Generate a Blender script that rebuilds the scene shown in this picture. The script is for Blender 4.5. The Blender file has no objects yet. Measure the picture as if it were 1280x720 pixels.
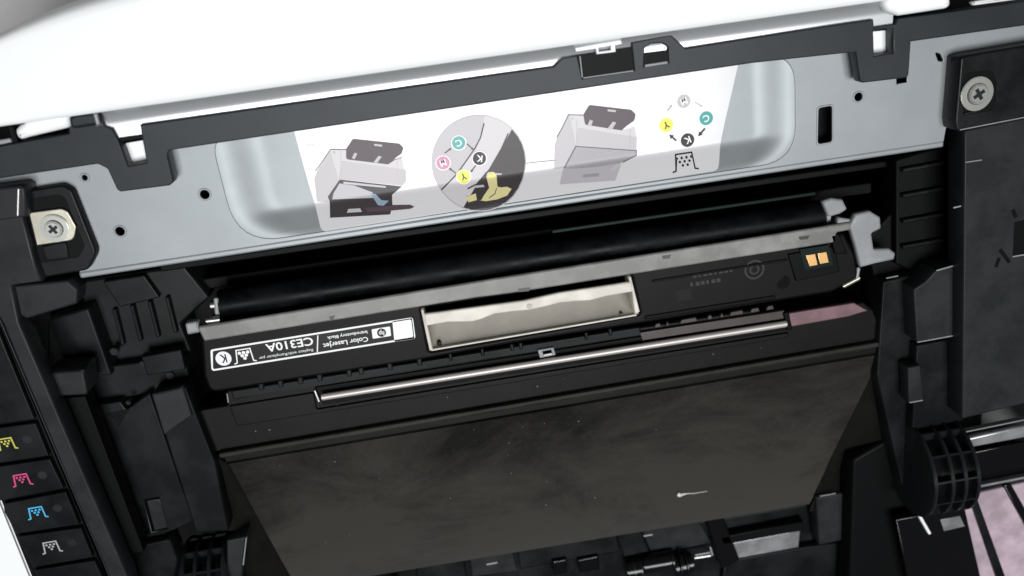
import bpy, bmesh, math, random
from mathutils import Vector, Matrix
random.seed(7)
scene = bpy.context.scene
COL = scene.collection
MM = 0.001

# ------------------------------------------------------------------ camera, light, exposure
FOC, DIST = 1080.0, 337.0
CAMX = Vector((0.9868138, -0.1262937, 0.1012340))      # camera axes in printer space
CAMY = Vector((0.1539430, 0.9255274, -0.3459779))
CAMZ = Vector((-0.05, 0.357, 0.9327652))
CAMP = CAMZ * DIST                                      # millimetres
cam_data = bpy.data.cameras.new('camera')
cam = bpy.data.objects.new('camera', cam_data)
COL.objects.link(cam)
cam.matrix_world = Matrix(((CAMX.x, CAMY.x, CAMZ.x, CAMP.x*MM), (CAMX.y, CAMY.y, CAMZ.y, CAMP.y*MM),
                           (CAMX.z, CAMY.z, CAMZ.z, CAMP.z*MM), (0, 0, 0, 1)))
cam_data.sensor_width = 36
cam_data.lens = 36*FOC/1280
cam_data.clip_start = 0.01
cam_data.clip_end = 50
cam_data.dof.use_dof = True
cam_data.dof.focus_distance = 0.35
cam_data.dof.aperture_fstop = 9.0
scene.camera = cam

world = bpy.data.worlds.new('World')
scene.world = world
world.use_nodes = True
bg = world.node_tree.nodes['Background']
bg.inputs[0].default_value = (0.93, 0.97, 1.0, 1)
bg.inputs[1].default_value = 0.07

def area_light(name, loc, target, sx, sy, power, color):
    d = bpy.data.lights.new(name, 'AREA')
    d.shape = 'RECTANGLE'; d.size = sx; d.size_y = sy; d.energy = power; d.color = color
    o = bpy.data.objects.new(name, d); COL.objects.link(o)
    o.location = loc
    o.rotation_euler = (Vector(target)-Vector(loc)).to_track_quat('-Z', 'Y').to_euler()
    return o
area_light('ceiling_lamp', (0.05, -0.22, 1.75), (0, 0, 0), 1.2, 0.6, 37, (0.975, 0.99, 1.0))

scene.view_settings.view_transform = 'Standard'
scene.view_settings.look = 'None'
scene.view_settings.exposure = 0.0
scene.view_settings.gamma = 1.0

# ------------------------------------------------------------------ helpers (millimetres)
def at(px, py, z):
    """point of the horizontal plane z that the photograph shows at (px, py)"""
    d = CAMX*((px-640)/FOC) + CAMY*(-(py-360)/FOC) - CAMZ
    t = (z-CAMP.z)/d.z
    return CAMP + d*t

def pts(lst, z):
    return [at(a, b, z) for a, b in lst]

def mm_per_px(px, py, z):
    return (at(px+5, py, z)-at(px-5, py, z)).length/10

MATS = {}
def mat(name, col, rough=0.5, metal=0.0, spec=0.5, grain=0.0, gscale=900, var=0.0, vscale=25, coat=0.0, var_col=None, vlo=0.42, vhi=0.62, rvar=0.0):
    m = bpy.data.materials.new(name); m.use_nodes = True
    nt = m.node_tree; b = nt.nodes['Principled BSDF']
    b.inputs['Base Color'].default_value = (*col, 1)
    b.inputs['Roughness'].default_value = rough
    b.inputs['Metallic'].default_value = metal
    b.inputs['Specular IOR Level'].default_value = spec
    b.inputs['Coat Weight'].default_value = coat
    b.inputs['Coat Roughness'].default_value = 0.12
    tc = nt.nodes.new('ShaderNodeTexCoord')
    if var > 0 or var_col:
        n = nt.nodes.new('ShaderNodeTexNoise'); n.inputs['Scale'].default_value = vscale
        n.inputs['Detail'].default_value = 7; n.inputs['Roughness'].default_value = 0.62
        nt.links.new(tc.outputs['Object'], n.inputs['Vector'])
        r = nt.nodes.new('ShaderNodeValToRGB')
        r.color_ramp.elements[0].position = vlo; r.color_ramp.elements[1].position = vhi
        r.color_ramp.elements[0].color = (*[c*(1-var) for c in col], 1)
        r.color_ramp.elements[1].color = (*(var_col or [min(1, c*(1+var)) for c in col]), 1)
        nt.links.new(n.outputs['Fac'], r.inputs['Fac'])
        nt.links.new(r.outputs['Color'], b.inputs['Base Color'])
        if rvar:
            mr = nt.nodes.new('ShaderNodeMapRange')
            mr.inputs['From Min'].default_value = vlo; mr.inputs['From Max'].default_value = vhi
            mr.inputs['To Min'].default_value = rough-rvar; mr.inputs['To Max'].default_value = rough+rvar
            nt.links.new(n.outputs['Fac'], mr.inputs['Value'])
            nt.links.new(mr.outputs['Result'], b.inputs['Roughness'])
    if grain > 0:
        g = nt.nodes.new('ShaderNodeTexNoise'); g.inputs['Scale'].default_value = gscale
        g.inputs['Detail'].default_value = 2
        nt.links.new(tc.outputs['Object'], g.inputs['Vector'])
        bp = nt.nodes.new('ShaderNodeBump'); bp.inputs['Strength'].default_value = grain
        bp.inputs['Distance'].default_value = 0.0004
        nt.links.new(g.outputs['Fac'], bp.inputs['Height'])
        nt.links.new(bp.outputs['Normal'], b.inputs['Normal'])
    MATS[name] = m
    return m

mat('white_plastic', (0.88, 0.895, 0.885), 0.38, grain=0.05, gscale=700)
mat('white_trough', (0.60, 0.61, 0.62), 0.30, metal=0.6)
mat('crossbar_black', (0.014, 0.0185, 0.0225), 0.45, spec=0.28, grain=0.06, gscale=3800, var=0.15, vscale=40)
mat('deck_black', (0.0068, 0.0074, 0.0079), 0.38, spec=0.16, grain=0.07, gscale=3800, var=0.3, vscale=45, rvar=0.06)
mat('deck_grey', (0.0165, 0.0185, 0.0195), 0.42, spec=0.2, grain=0.07, gscale=3800, var=0.1, vscale=60, rvar=0.08)
mat('inner_black', (0.0018, 0.0020, 0.0023), 0.5, spec=0.10, grain=0.08, gscale=900)
mat('rim_black', (0.010, 0.011, 0.012), 0.24, spec=0.5)
mat('gloss_black', (0.004, 0.004, 0.0045), 0.16, spec=0.35)
mat('cartridge_black', (0.0052, 0.0045, 0.0045), 0.40, spec=0.11, grain=0.06, gscale=3800)
def flap_material():
    m = mat('flap_black', (0.0125, 0.0115, 0.010), 0.40, spec=0.2, grain=0.05, gscale=3800)
    nt = m.node_tree; b = nt.nodes['Principled BSDF']; N = nt.nodes.new; L = nt.links.new
    tc = N('ShaderNodeTexCoord'); mp = N('ShaderNodeMapping'); mp.inputs['Scale'].default_value = (9, 17, 12)
    L(tc.outputs['Object'], mp.inputs['Vector'])
    n1 = N('ShaderNodeTexNoise'); n1.inputs['Scale'].default_value = 1.6; n1.inputs['Detail'].default_value = 9; n1.inputs['Roughness'].default_value = 0.68; n1.inputs['Distortion'].default_value = 0.5
    L(mp.outputs['Vector'], n1.inputs['Vector'])
    n2 = N('ShaderNodeTexNoise'); n2.inputs['Scale'].default_value = 420; n2.inputs['Detail'].default_value = 3
    L(tc.outputs['Object'], n2.inputs['Vector'])
    sp = N('ShaderNodeSeparateXYZ'); L(tc.outputs['Object'], sp.inputs['Vector'])
    g = N('ShaderNodeMapRange'); g.inputs['From Min'].default_value = -0.085; g.inputs['From Max'].default_value = -0.150   # toner dust has slid down the slope
    g.inputs['To Min'].default_value = 0.0; g.inputs['To Max'].default_value = 0.6
    L(sp.outputs['Y'], g.inputs['Value'])
    a = N('ShaderNodeMapRange'); a.inputs['From Min'].default_value = 0.38; a.inputs['From Max'].default_value = 0.66; a.inputs['To Max'].default_value = 0.8
    L(n1.outputs['Fac'], a.inputs['Value'])
    c = N('ShaderNodeMath'); c.operation = 'ADD'; L(a.outputs['Result'], c.inputs[0]); L(g.outputs['Result'], c.inputs[1])
    d = N('ShaderNodeMath'); d.operation = 'MULTIPLY_ADD'; L(n2.outputs['Fac'], d.inputs[0]); d.inputs[1].default_value = 0.25; L(c.outputs['Value'], d.inputs[2]); d.use_clamp = True
    mx = N('ShaderNodeMixRGB'); mx.inputs['Color1'].default_value = (0.0070, 0.0066, 0.0060, 1); mx.inputs['Color2'].default_value = (0.0330, 0.0312, 0.0270, 1)
    L(d.outputs['Value'], mx.inputs['Fac']); L(mx.outputs['Color'], b.inputs['Base Color'])
    r = N('ShaderNodeMapRange'); r.inputs['To Min'].default_value = 0.34; r.inputs['To Max'].default_value = 0.6
    L(d.outputs['Value'], r.inputs['Value']); L(r.outputs['Result'], b.inputs['Roughness'])
flap_material()
mat('ledge_black', (0.0056, 0.0051, 0.0046), 0.40, spec=0.14, grain=0.06, gscale=3800, var=0.2, vscale=50)
mat('sheet_metal', (0.262, 0.280, 0.290), 0.46, metal=0.4, grain=0.02, gscale=300, var=0.05, vscale=18, rvar=0.05)
def metal_wear():
    m = MATS['sheet_metal']; nt = m.node_tree; b = nt.nodes['Principled BSDF']; N = nt.nodes.new; L = nt.links.new
    tc = N('ShaderNodeTexCoord'); mp = N('ShaderNodeMapping'); mp.inputs['Scale'].default_value = (30, 45, 30)
    L(tc.outputs['Object'], mp.inputs['Vector'])
    n = N('ShaderNodeTexNoise'); n.inputs['Scale'].default_value = 1.0; n.inputs['Detail'].default_value = 4
    L(mp.outputs['Vector'], n.inputs['Vector'])
    r = N('ShaderNodeMapRange'); r.inputs['To Min'].default_value = 0.44; r.inputs['To Max'].default_value = 0.52
    L(n.outputs['Fac'], r.inputs['Value']); L(r.outputs['Result'], b.inputs['Roughness'])
metal_wear()
mat('steel', (0.62, 0.60, 0.58), 0.36, metal=1.0)
mat('rod_steel', (0.50, 0.46, 0.44), 0.45, metal=0.45)
mat('screw_steel', (0.62, 0.62, 0.58), 0.28, metal=0.9)
mat('zinc_tab', (0.55, 0.52, 0.43), 0.35, metal=0.8, var=0.1, vscale=120)
mat('cream_plastic', (0.68, 0.635, 0.565), 0.45, var=0.12, vscale=110, rvar=0.05)
mat('cream_shaded_dirty', (0.50, 0.465, 0.405), 0.5, var=0.14, vscale=45, var_col=(0.56, 0.52, 0.46), vlo=.3, vhi=.6)  # grip interior: cream darkened to paint its shade, plus slight stains
mat('grey_rail', (0.20, 0.195, 0.185), 0.42, var=0.25, vscale=55, rvar=0.06)
mat('pale_bracket_and_glint', (0.27, 0.28, 0.285), 0.4, var=0.1, vscale=120)  # real brackets and clips; thin edge bars in it are painted highlights
mat('roller_rubber', (0.0032, 0.0036, 0.0044), 0.45, spec=0.09, var=0.5, vscale=60, rvar=0.10)
mat('mauve_plastic', (0.19, 0.105, 0.125), 0.35, var=0.15, vscale=90)
mat('brown_plastic', (0.035, 0.024, 0.024), 0.42, var=0.2, vscale=90)
mat('gold_contact', (0.85, 0.50, 0.20), 0.32, metal=0.8)
mat('circuit_and_glint_green', (0.003, 0.011, 0.009), 0.45, spec=0.12)  # circuit board green, also used for the painted glint in the cavity
mat('pink_panel', (0.44, 0.345, 0.395), 0.2, var=0.22, vscale=40)
mat('silver_panel', (0.34, 0.34, 0.35), 0.35, metal=0.6, var=0.2, vscale=90)
mat('table_grey', (0.62, 0.61, 0.60), 0.6, var=0.06, vscale=8)
mat('hole_black', (0.002, 0.002, 0.002), 0.8)
mat('sticker_white', (0.62, 0.61, 0.62), 0.22, spec=0.6)
mat('dust_pale', (0.20, 0.19, 0.17), 0.8)
mat('lint_white', (0.75, 0.72, 0.64), 0.7)
INK = {'ink_white': (0.86, 0.86, 0.86), 'ink_black': (0.018, 0.016, 0.017), 'ink_grey': (0.30, 0.28, 0.30), 'ink_dark': (0.050, 0.043, 0.045),
       'ink_plum': (0.085, 0.060, 0.070), 'ink_pale': (0.45, 0.42, 0.44), 'ink_light': (0.55, 0.52, 0.535), 'ink_faint': (0.46, 0.45, 0.46), 'ink_mid': (0.42, 0.40, 0.42),
       'ink_cyan': (0.0, 0.31, 0.28), 'ink_magenta': (0.55, 0.17, 0.31), 'ink_yellow': (0.74, 0.74, 0.03), 'ink_line': (0.12, 0.11, 0.12),
       'ink_flesh': (0.62, 0.56, 0.28), 'ink_blue': (0.25, 0.33, 0.42), 'deck_yellow': (0.52, 0.50, 0.10), 'deck_magenta': (0.62, 0.08, 0.22),
       'deck_cyan': (0.08, 0.42, 0.70), 'deck_silver': (0.36, 0.37, 0.38), 'ink_emboss': (0.05, 0.043, 0.044)}
for k, c in INK.items():
    mat(k, c, 0.28, spec=0.3 if max(c) > .2 else .15)

def link(name, me, m, parent=None, smooth=40):
    o = bpy.data.objects.new(name, me); COL.objects.link(o)
    if m: me.materials.clear(); me.materials.append(MATS[m])
    if smooth:
        me.shade_smooth(); me.set_sharp_from_angle(angle=math.radians(smooth))
    if parent:
        o.parent = parent
        o.matrix_parent_inverse = ROOTINV.get(parent.name, Matrix.Identity(4))
    return o
ROOTINV = {}

def bm_mesh(name, bm):
    bmesh.ops.scale(bm, vec=(MM, MM, MM), verts=bm.verts)
    me = bpy.data.meshes.new(name); bm.to_mesh(me); bm.free()
    return me

def rounded(poly, r, n=4):
    """round the corners of a polygon (list of Vectors, 2D) with radius r or a list of radii"""
    out = []; N = len(poly)
    rs = r if isinstance(r, (list, tuple)) else [r]*N
    for i in range(N):
        p, a, b = Vector(poly[i][:2]), Vector(poly[i-1][:2]), Vector(poly[(i+1) % N][:2])
        rr = rs[i]
        if rr <= 0: out.append(p); continue
        da, db = (a-p), (b-p)
        la, lb = da.length, db.length
        da.normalize(); db.normalize()
        ang = da.angle(db, math.pi)
        if ang > 3.05: out.append(p); continue
        t = min(rr/max(math.tan(ang/2), 1e-3), la*0.48, lb*0.48)
        s, e = p+da*t, p+db*t
        for k in range(n+1):
            f = k/n
            out.append((s*(1-f)+p*f)*(1-f)+(p*(1-f)+e*f)*f)
    return out

def circle2(c, r, n=20, ry=None):
    ry = ry or r
    return [Vector((c[0]+r*math.cos(2*math.pi*k/n), c[1]+ry*math.sin(2*math.pi*k/n))) for k in range(n)]

def fill2d(loops, th=0.0, bev=0.0, res=1):
    """filled flat curve (holes allowed) turned into a mesh centred on z=0"""
    cu = bpy.data.curves.new('outline', 'CURVE'); cu.dimensions = '2D'; cu.fill_mode = 'BOTH'
    for lp in loops:
        s = cu.splines.new('POLY'); s.points.add(len(lp)-1)
        for q, p in zip(s.points, lp): q.co = (p[0], p[1], 0, 1)
        s.use_cyclic_u = True
    if th > 0:
        bev = min(bev, th*0.45)
        cu.extrude = th/2-bev; cu.bevel_depth = bev; cu.bevel_resolution = res; cu.offset = -bev
    o = bpy.data.objects.new('outline', cu)
    me = bpy.data.meshes.new_from_object(o)
    bpy.data.objects.remove(o); bpy.data.curves.remove(cu)
    bm = bmesh.new(); bm.from_mesh(me); bpy.data.meshes.remove(me)
    bmesh.ops.remove_doubles(bm, verts=bm.verts, dist=1e-4)
    return bm

def plate(name, m, parent, poly, z, th, bev=0.5, r=0.0, holes=(), slope=None, smooth=0):
    """solid plate: outline poly (Vectors in mm), top at z, thickness th; slope(x, y) adds to z"""
    lp = [rounded(poly, r)] + [list(h) for h in holes]
    bm = fill2d(lp, th, bev)
    for v in bm.verts:
        v.co.z += z-th/2
        if slope: v.co.z += slope(v.co.x, v.co.y)
    return link(name, bm_mesh(name, bm), m, parent, smooth)

def pplate(name, m, parent, px, z, th, bev=0.5, r=0.0, holes=(), **k):
    q = pts(px, z)
    for v in q: v.x = min(v.x, 255.0)            # nothing reaches past the side panel
    return plate(name, m, parent, q, z, th, bev, r, holes, **k)

def bar(name, m, parent, A, B, w, h, bev=0.4):
    """straight bar whose top centre line runs A to B, w wide, h deep"""
    A, B = Vector(A), Vector(B); d = (B-A); L = d.length; d.normalize()
    s = Vector((0, 0, 1)).cross(d).normalized(); u = d.cross(s).normalized()
    bm = bmesh.new(); bmesh.ops.create_cube(bm, size=1)
    for v in bm.verts:
        v.co = A + d*((v.co.x+.5)*L) + s*(v.co.y*w) + u*((v.co.z-.5)*h)
    if bev: bmesh.ops.bevel(bm, geom=bm.edges, offset=min(bev, w*.4, h*.4), segments=2, affect='EDGES', profile=.5)
    return link(name, bm_mesh(name, bm), m, parent, 0)

def pbar(name, m, parent, a, b, z, w, h, bev=0.4):
    return bar(name, m, parent, at(*a, z), at(*b, z), w, h, bev)

def tube_bm(bm, A, B, r, n=24, r2=None, bev=0.0):
    A, B = Vector(A), Vector(B); d = B-A
    q = d.to_track_quat('Z', 'X').to_matrix().to_4x4(); q.translation = (A+B)/2
    res = bmesh.ops.create_cone(bm, cap_ends=True, segments=n, radius1=r, radius2=r if r2 is None else r2, depth=d.length, matrix=q)
    if bev:
        es = [e for e in {e for v in res['verts'] for e in v.link_edges} if any(len(f.verts) > 4 for f in e.link_faces)]
        bmesh.ops.bevel(bm, geom=es, offset=bev, segments=2, affect='EDGES')

def tube(name, m, parent, A, B, r, n=24, r2=None, bev=0.0):
    bm = bmesh.new(); tube_bm(bm, A, B, r, n, r2, bev)
    return link(name, bm_mesh(name, bm), m, parent)

def sheet(name, m, parent, faces, th=1.5, bev=0.3):
    """thick sheet from quads given as corner Vectors (mm); thickness goes down"""
    bm = bmesh.new()
    for f in faces: bm.faces.new([bm.verts.new(p) for p in f])
    bmesh.ops.remove_doubles(bm, verts=bm.verts, dist=0.01)
    bmesh.ops.recalc_face_normals(bm, faces=bm.faces)
    if sum(f.normal.z for f in bm.faces) < 0: bmesh.ops.reverse_faces(bm, faces=bm.faces)
    bmesh.ops.solidify(bm, geom=bm.faces, thickness=th)
    bmesh.ops.recalc_face_normals(bm, faces=bm.faces)
    if bev:
        es = [e for e in bm.edges if len(e.link_faces) == 2 and e.calc_face_angle(0) > 0.5]
        bmesh.ops.bevel(bm, geom=es, offset=bev, segments=2, affect='EDGES')
    return link(name, bm_mesh(name, bm), m, parent)

def decal(name, m, parent, loops, zf, lift, cuts=()):
    """flat print: filled outline laid on the surface z = zf(x, y), lifted by a hair"""
    bm = fill2d(loops)
    for c in cuts:
        bmesh.ops.bisect_plane(bm, geom=bm.verts[:]+bm.edges[:]+bm.faces[:], plane_co=(0, c, 0), plane_no=(0, 1, 0))
    bmesh.ops.recalc_face_normals(bm, faces=bm.faces)
    if bm.faces and sum(f.normal.z for f in bm.faces) < 0: bmesh.ops.reverse_faces(bm, faces=bm.faces)
    for v in bm.verts: v.co.z = zf(v.co.x, v.co.y)+lift
    return link(name, bm_mesh(name, bm), m, parent, smooth=0)

def stroke(poly, w, closed=False):
    """outline loops of a polyline drawn w wide"""
    P = [Vector(p[:2]) for p in poly]; N = len(P); L, R = [], []
    for i in range(N):
        a = P[i-1] if (closed or i > 0) else None
        b = P[(i+1) % N] if (closed or i < N-1) else None
        d1 = (P[i]-a).normalized() if a is not None else (b-P[i]).normalized()
        d2 = (b-P[i]).normalized() if b is not None else d1
        n1, n2 = Vector((-d1.y, d1.x)), Vector((-d2.y, d2.x))
        n = (n1+n2); n = n.normalized() if n.length > 1e-6 else n1
        k = min(1/max(n.dot(n1), 0.4), 2)
        L.append(P[i]+n*w/2*k); R.append(P[i]-n*w/2*k)
    return [L, R] if closed else [L+R[::-1]]

def text_loops_bm(s, bold=False):
    cu = bpy.data.curves.new('lettering', 'FONT'); cu.body = s; cu.align_x = 'CENTER'; cu.align_y = 'CENTER'; cu.resolution_u = 3
    if bold: cu.offset = 0.018
    o = bpy.data.objects.new('lettering', cu); me = bpy.data.meshes.new_from_object(o)
    bpy.data.objects.remove(o); bpy.data.curves.remove(cu)
    bm = bmesh.new(); bm.from_mesh(me); bpy.data.meshes.remove(me)
    return bm

def lettering(name, s, m, parent, c, width, height, zf, lift, bold=False, rot=math.pi, cuts=()):
    """text centred on c (mm) filling width x height, turned by rot"""
    bm = text_loops_bm(s, bold)
    xs = [v.co.x for v in bm.verts]; ys = [v.co.y for v in bm.verts]
    cx, cy = (max(xs)+min(xs))/2, (max(ys)+min(ys))/2
    kx, ky = width/(max(xs)-min(xs)), height/(max(ys)-min(ys))
    cr, sr = math.cos(rot), math.sin(rot)
    for v in bm.verts:
        x, y = (v.co.x-cx)*kx, (v.co.y-cy)*ky
        v.co.x, v.co.y = c[0]+x*cr-y*sr, c[1]+x*sr+y*cr
    for q in cuts:
        bmesh.ops.bisect_plane(bm, geom=bm.verts[:]+bm.edges[:]+bm.faces[:], plane_co=(0, q, 0), plane_no=(0, 1, 0))
    for v in bm.verts: v.co.z = zf(v.co.x, v.co.y)+lift
    return link(name, bm_mesh(name, bm), m, parent, smooth=0)

def thing(name, loc, label, cat, group=None):
    o = bpy.data.objects.new(name, None); COL.objects.link(o)
    o.location = Vector(loc)*MM; o.empty_display_size = 0.02
    o['label'] = label; o['category'] = cat
    if group: o['group'] = group
    ROOTINV[o.name] = Matrix.Translation(-Vector(loc)*MM)
    return o

def plabel(o, s): o['label'] = s; return o

# ------------------------------------------------------------------ the surface underneath
TABLE_Z = -250.0
bm = bmesh.new()
vs = [bm.verts.new(p) for p in ((-900, -700, TABLE_Z), (900, -700, TABLE_Z), (900, 700, TABLE_Z), (-900, 700, TABLE_Z))]
bm.faces.new(vs)
tb = link('table_top', bm_mesh('table_top', bm), 'table_grey', None, 0); tb['kind'] = 'structure'

# ------------------------------------------------------------------ the printer
pr = thing('laser_printer', (0, -60, TABLE_Z), 'white laser printer with its lid open, showing black insides and metal panel', 'printer')

XL, XR, YB, YF = -216.0, 258.0, -235.0, 120.0
ZT = 8.0       # top of the white front cover
LIP_L, LIP_R = at(128, 139, ZT), at(1102, 3, ZT)
YLIP = (LIP_L.y+LIP_R.y)/2

# white front cover: rounded shell from the lip over the front edge down to the table
def cover_mesh():
    bm = bmesh.new(); NX, rows = 60, []
    ts = [0, .02, .05, .1, .2, .32, .45, .58, .7, .78, .85, .9, .94, .97, 1.0]
    for i in range(NX+1):
        fx = i/NX; x = XL-4+(XR+6-XL+4)*fx
        side = min(x-(XL-4), XR+6-x)
        bow = 44*(1-(abs(x-10)/228)**4)   # the front bulges in plan
        yf = 86+bow
        col = []
        crown = 3.0*math.sin(math.pi*min(max(fx, 0), 1))
        for t in ts:
            y = YLIP+(yf-YLIP)*t
            z = ZT+crown*math.sin(math.pi*min(t*0.6, .5))*1.2 - 7*max(0, (t-.88)/.12)**2.4
            if t == 0: z -= 1.2
            elif t == .02: z -= 0.35
            if side < 6: z -= (6-math.sqrt(max(0, 36-(6-side)**2)))*.9
            col.append(bm.verts.new((x, y, z)))
        for zz in (-8, -16, -60, -150, TABLE_Z+4):
            col.append(bm.verts.new((x, yf+3.0*min(1, (-zz)/60)+1, zz)))
        rows.append(col)
    for i in range(NX):
        for j in range(len(rows[0])-1):
            bm.faces.new((rows[i][j], rows[i+1][j], rows[i+1][j+1], rows[i][j+1]))
    bmesh.ops.recalc_face_normals(bm, faces=bm.faces)
    bmesh.ops.solidify(bm, geom=bm.faces, thickness=2.0)
    return bm_mesh('front_cover', bm)
cover = link('front_cover', cover_mesh(), 'white_plastic', pr, 50)
# a seam line in the cover and a tiny slot near the front edge
pbar('cover_seam', 'deck_grey', cover, (136, -6), (141, 5), ZT-8, 0.5, 1.2, 0)

# outer walls, rear wall and base tray
def wall(name, x0, x1, y0, y1, z0, z1, m, bev=3.0, parent=None):
    bm = bmesh.new(); bmesh.ops.create_cube(bm, size=1)
    for v in bm.verts:
        v.co = Vector((x0+(v.co.x+.5)*(x1-x0), y0+(v.co.y+.5)*(y1-y0), z0+(v.co.z+.5)*(z1-z0)))
    if bev: bmesh.ops.bevel(bm, geom=bm.edges, offset=bev, segments=3, affect='EDGES')
    return link(name, bm_mesh(name, bm), m, parent or pr)
wall('side_panel', XL-32, XL+1.5, YB, YLIP+4, TABLE_Z, -1, 'white_plastic', 2)
wall('side_panel', XR-2, XR+4, YB, YLIP+4, TABLE_Z, -8, 'white_plastic', 2)
wall('rear_panel', XL, XR, YB-5, YB, TABLE_Z, -60, 'white_plastic', 2)
wall('base_tray', XL+2.5, XR-2.5, YB, YF-8, TABLE_Z, -85, 'inner_black', 0)

# glossy trough between the lip and the crossbar
def trough():
    bm = bmesh.new(); rows = []
    x0, x1 = at(126, 150, 0).x, at(1118, 12, 0).x
    y_lo = at(640, 94, -1).y-2
    n = 18; ys, z_hi, z_lo = YLIP+1.0, ZT-1.6, -1.0
    drops = [math.tan(math.radians(max(2.0, 72*(1-(k+.5)/n/.62)))) for k in range(n)]
    tot = sum(drops); zz = z_hi; prof = [(ys, zz)]
    for k in range(n):
        zz -= (z_hi-z_lo)*drops[k]/tot
        prof.append((ys-(ys-y_lo)*(k+1)/n, zz))
    for i in range(2):
        x = (x0, x1)[i]
        rows.append([bm.verts.new((x, p[0], p[1])) for p in prof])
    for j in range(len(prof)-1):
        bm.faces.new((rows[0][j], rows[1][j], rows[1][j+1], rows[0][j+1]))
    bmesh.ops.recalc_face_normals(bm, faces=bm.faces)
    if sum(f.normal.z for f in bm.faces) < 0: bmesh.ops.reverse_faces(bm, faces=bm.faces)
    bmesh.ops.solidify(bm, geom=bm.faces, thickness=1.2)
    return bm_mesh('cover_trough', bm)
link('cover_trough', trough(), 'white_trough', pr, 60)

# ---- black crossbar with its hooks and windows
CB = 1.0
cb_out = [(-60, 191), (0, 182), (86, 167), (84, 147), (92, 142), (121, 139), (126, 142), (131, 158), (140, 161), (148, 176), (160, 208), (183, 203),
          (177, 170), (175, 156), (640, 90), (692, 83), (703, 72), (722, 69), (728, 98), (793, 88), (789, 53), (838, 43), (857, 60),
          (1050, 30), (1092, 24), (1093, 34), (1120, 30), (1122, 23), (1190, 14), (1330, -6), (1330, 25), (1139, 52), (1136, 97), (1076, 104), (1070, 65),
          (940, 79), (640, 124), (212, 188), (209, 194), (217, 228), (212, 232), (150, 240), (146, 237), (134, 211), (122, 205), (-60, 232)]
rad = [0]*len(cb_out)
for i, q in enumerate(cb_out):
    if q in ((92, 142), (121, 139), (209, 194), (217, 228), (212, 232), (150, 240), (134, 211), (122, 205), (838, 43), (1136, 97), (1076, 104)): rad[i] = 1.6
cb_holes = [[(806, 60), (814, 55), (828, 54), (835, 59), (836, 78), (805, 83)],
            [(1092, 38), (1117, 35), (1117, 67), (1093, 70)]]
crossbar = pplate('crossbar', 'crossbar_black', pr, cb_out, CB, 6, 0.5, rad, [pts(h, CB) for h in cb_holes])
# what the windows and the cut-out show
pplate('window_backing', 'white_plastic', crossbar, [(146, 181), (186, 174), (190, 206), (156, 214)], -5.2, 1.0, 0.2)
pplate('window_backing', 'white_plastic', crossbar, [(1086, 40), (1124, 36), (1124, 72), (1088, 76)], -5.2, 1.0, 0.2)
pplate('window_backing', 'white_plastic', crossbar, [(800, 50), (842, 45), (842, 70), (800, 74)], -5.2, 1.0, 0.2)
pplate('slot_bar', 'inner_black', crossbar, [(800, 67.5), (840, 62.5), (841, 76), (800, 82)], 0.4, .9, 0.1)
pbar('slot_glint', 'pale_bracket_and_glint', crossbar, (806, 82.5), (835, 78), CB+0.3, 1.0, 1.2)  # pale bar painted as the highlight along the slot
pplate('window_shadow', 'inner_black', crossbar, [(138, 166), (184, 159), (186, 172), (142, 179)], -1.0, 3, .2)  # dark plate painted as the deep shadow above the window
hook = pplate('hook', 'crossbar_black', crossbar, [(85, 148), (92, 143), (119, 139.5), (124, 142), (127, 156), (88, 162)], CB+4, 4, 1.2, 1.5)
pbar('hook_glint', 'pale_bracket_and_glint', hook, (119.5, 142), (123, 156), CB+4.4, 1.1, 1.6, .5)  # highlight on the hook's right edge, built as a pale bar
pplate('latch_well', 'inner_black', crossbar, [(721, 69), (796, 58), (798, 97), (726, 104)], 0.4, .9, 0.1)
pplate('latch_tab', 'white_plastic', crossbar, [(719, 60), (776, 50), (778, 55), (769, 57), (770, 65), (746, 68), (745, 61), (720, 65)], 2.5, 2.5, 0.4, holes=[pts([(748, 60), (764, 57), (764, 63), (749, 65)], 2.5)])
pbar('latch_glint', 'pale_bracket_and_glint', crossbar, (729, 97.5), (792, 88.5), CB+.1, 0.5, .6, .2)  # two pale bars put in as highlights on the latch cut-out
pbar('latch_glint', 'pale_bracket_and_glint', crossbar, (725, 70), (728, 97), CB+.1, 0.5, .6, .2)
# white tabs of the cover at both ends
pplate('cover_tab', 'white_plastic', pr, [(17, 163), (30, 150), (86, 138), (86, 160), (35, 172), (22, 176)], 5, 6, 1.8, 2)
pplate('cover_tab', 'white_plastic', pr, [(1104, 4), (1112, -8), (1188, -16), (1190, 10), (1125, 20), (1110, 14)], 5, 6, 1.8, 2)
pplate('cover_tab', 'white_plastic', pr, [(1215, 2), (1290, -10), (1290, -3), (1218, 7)], 5, 3, .8, .5)
pplate('cover_tab', 'pale_bracket_and_glint', pr, [(-30, 180), (12, 173), (14, 178), (-30, 187)], 3.5, 2, .5)
pbar('tab_clip', 'inner_black', pr, (-20, 160), (28, 153), 6.5, 1.6, 3, .3)
pbar('tab_clip', 'inner_black', pr, (14, 158), (20, 178), 3.8, 1.6, 3, .3)

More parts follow.
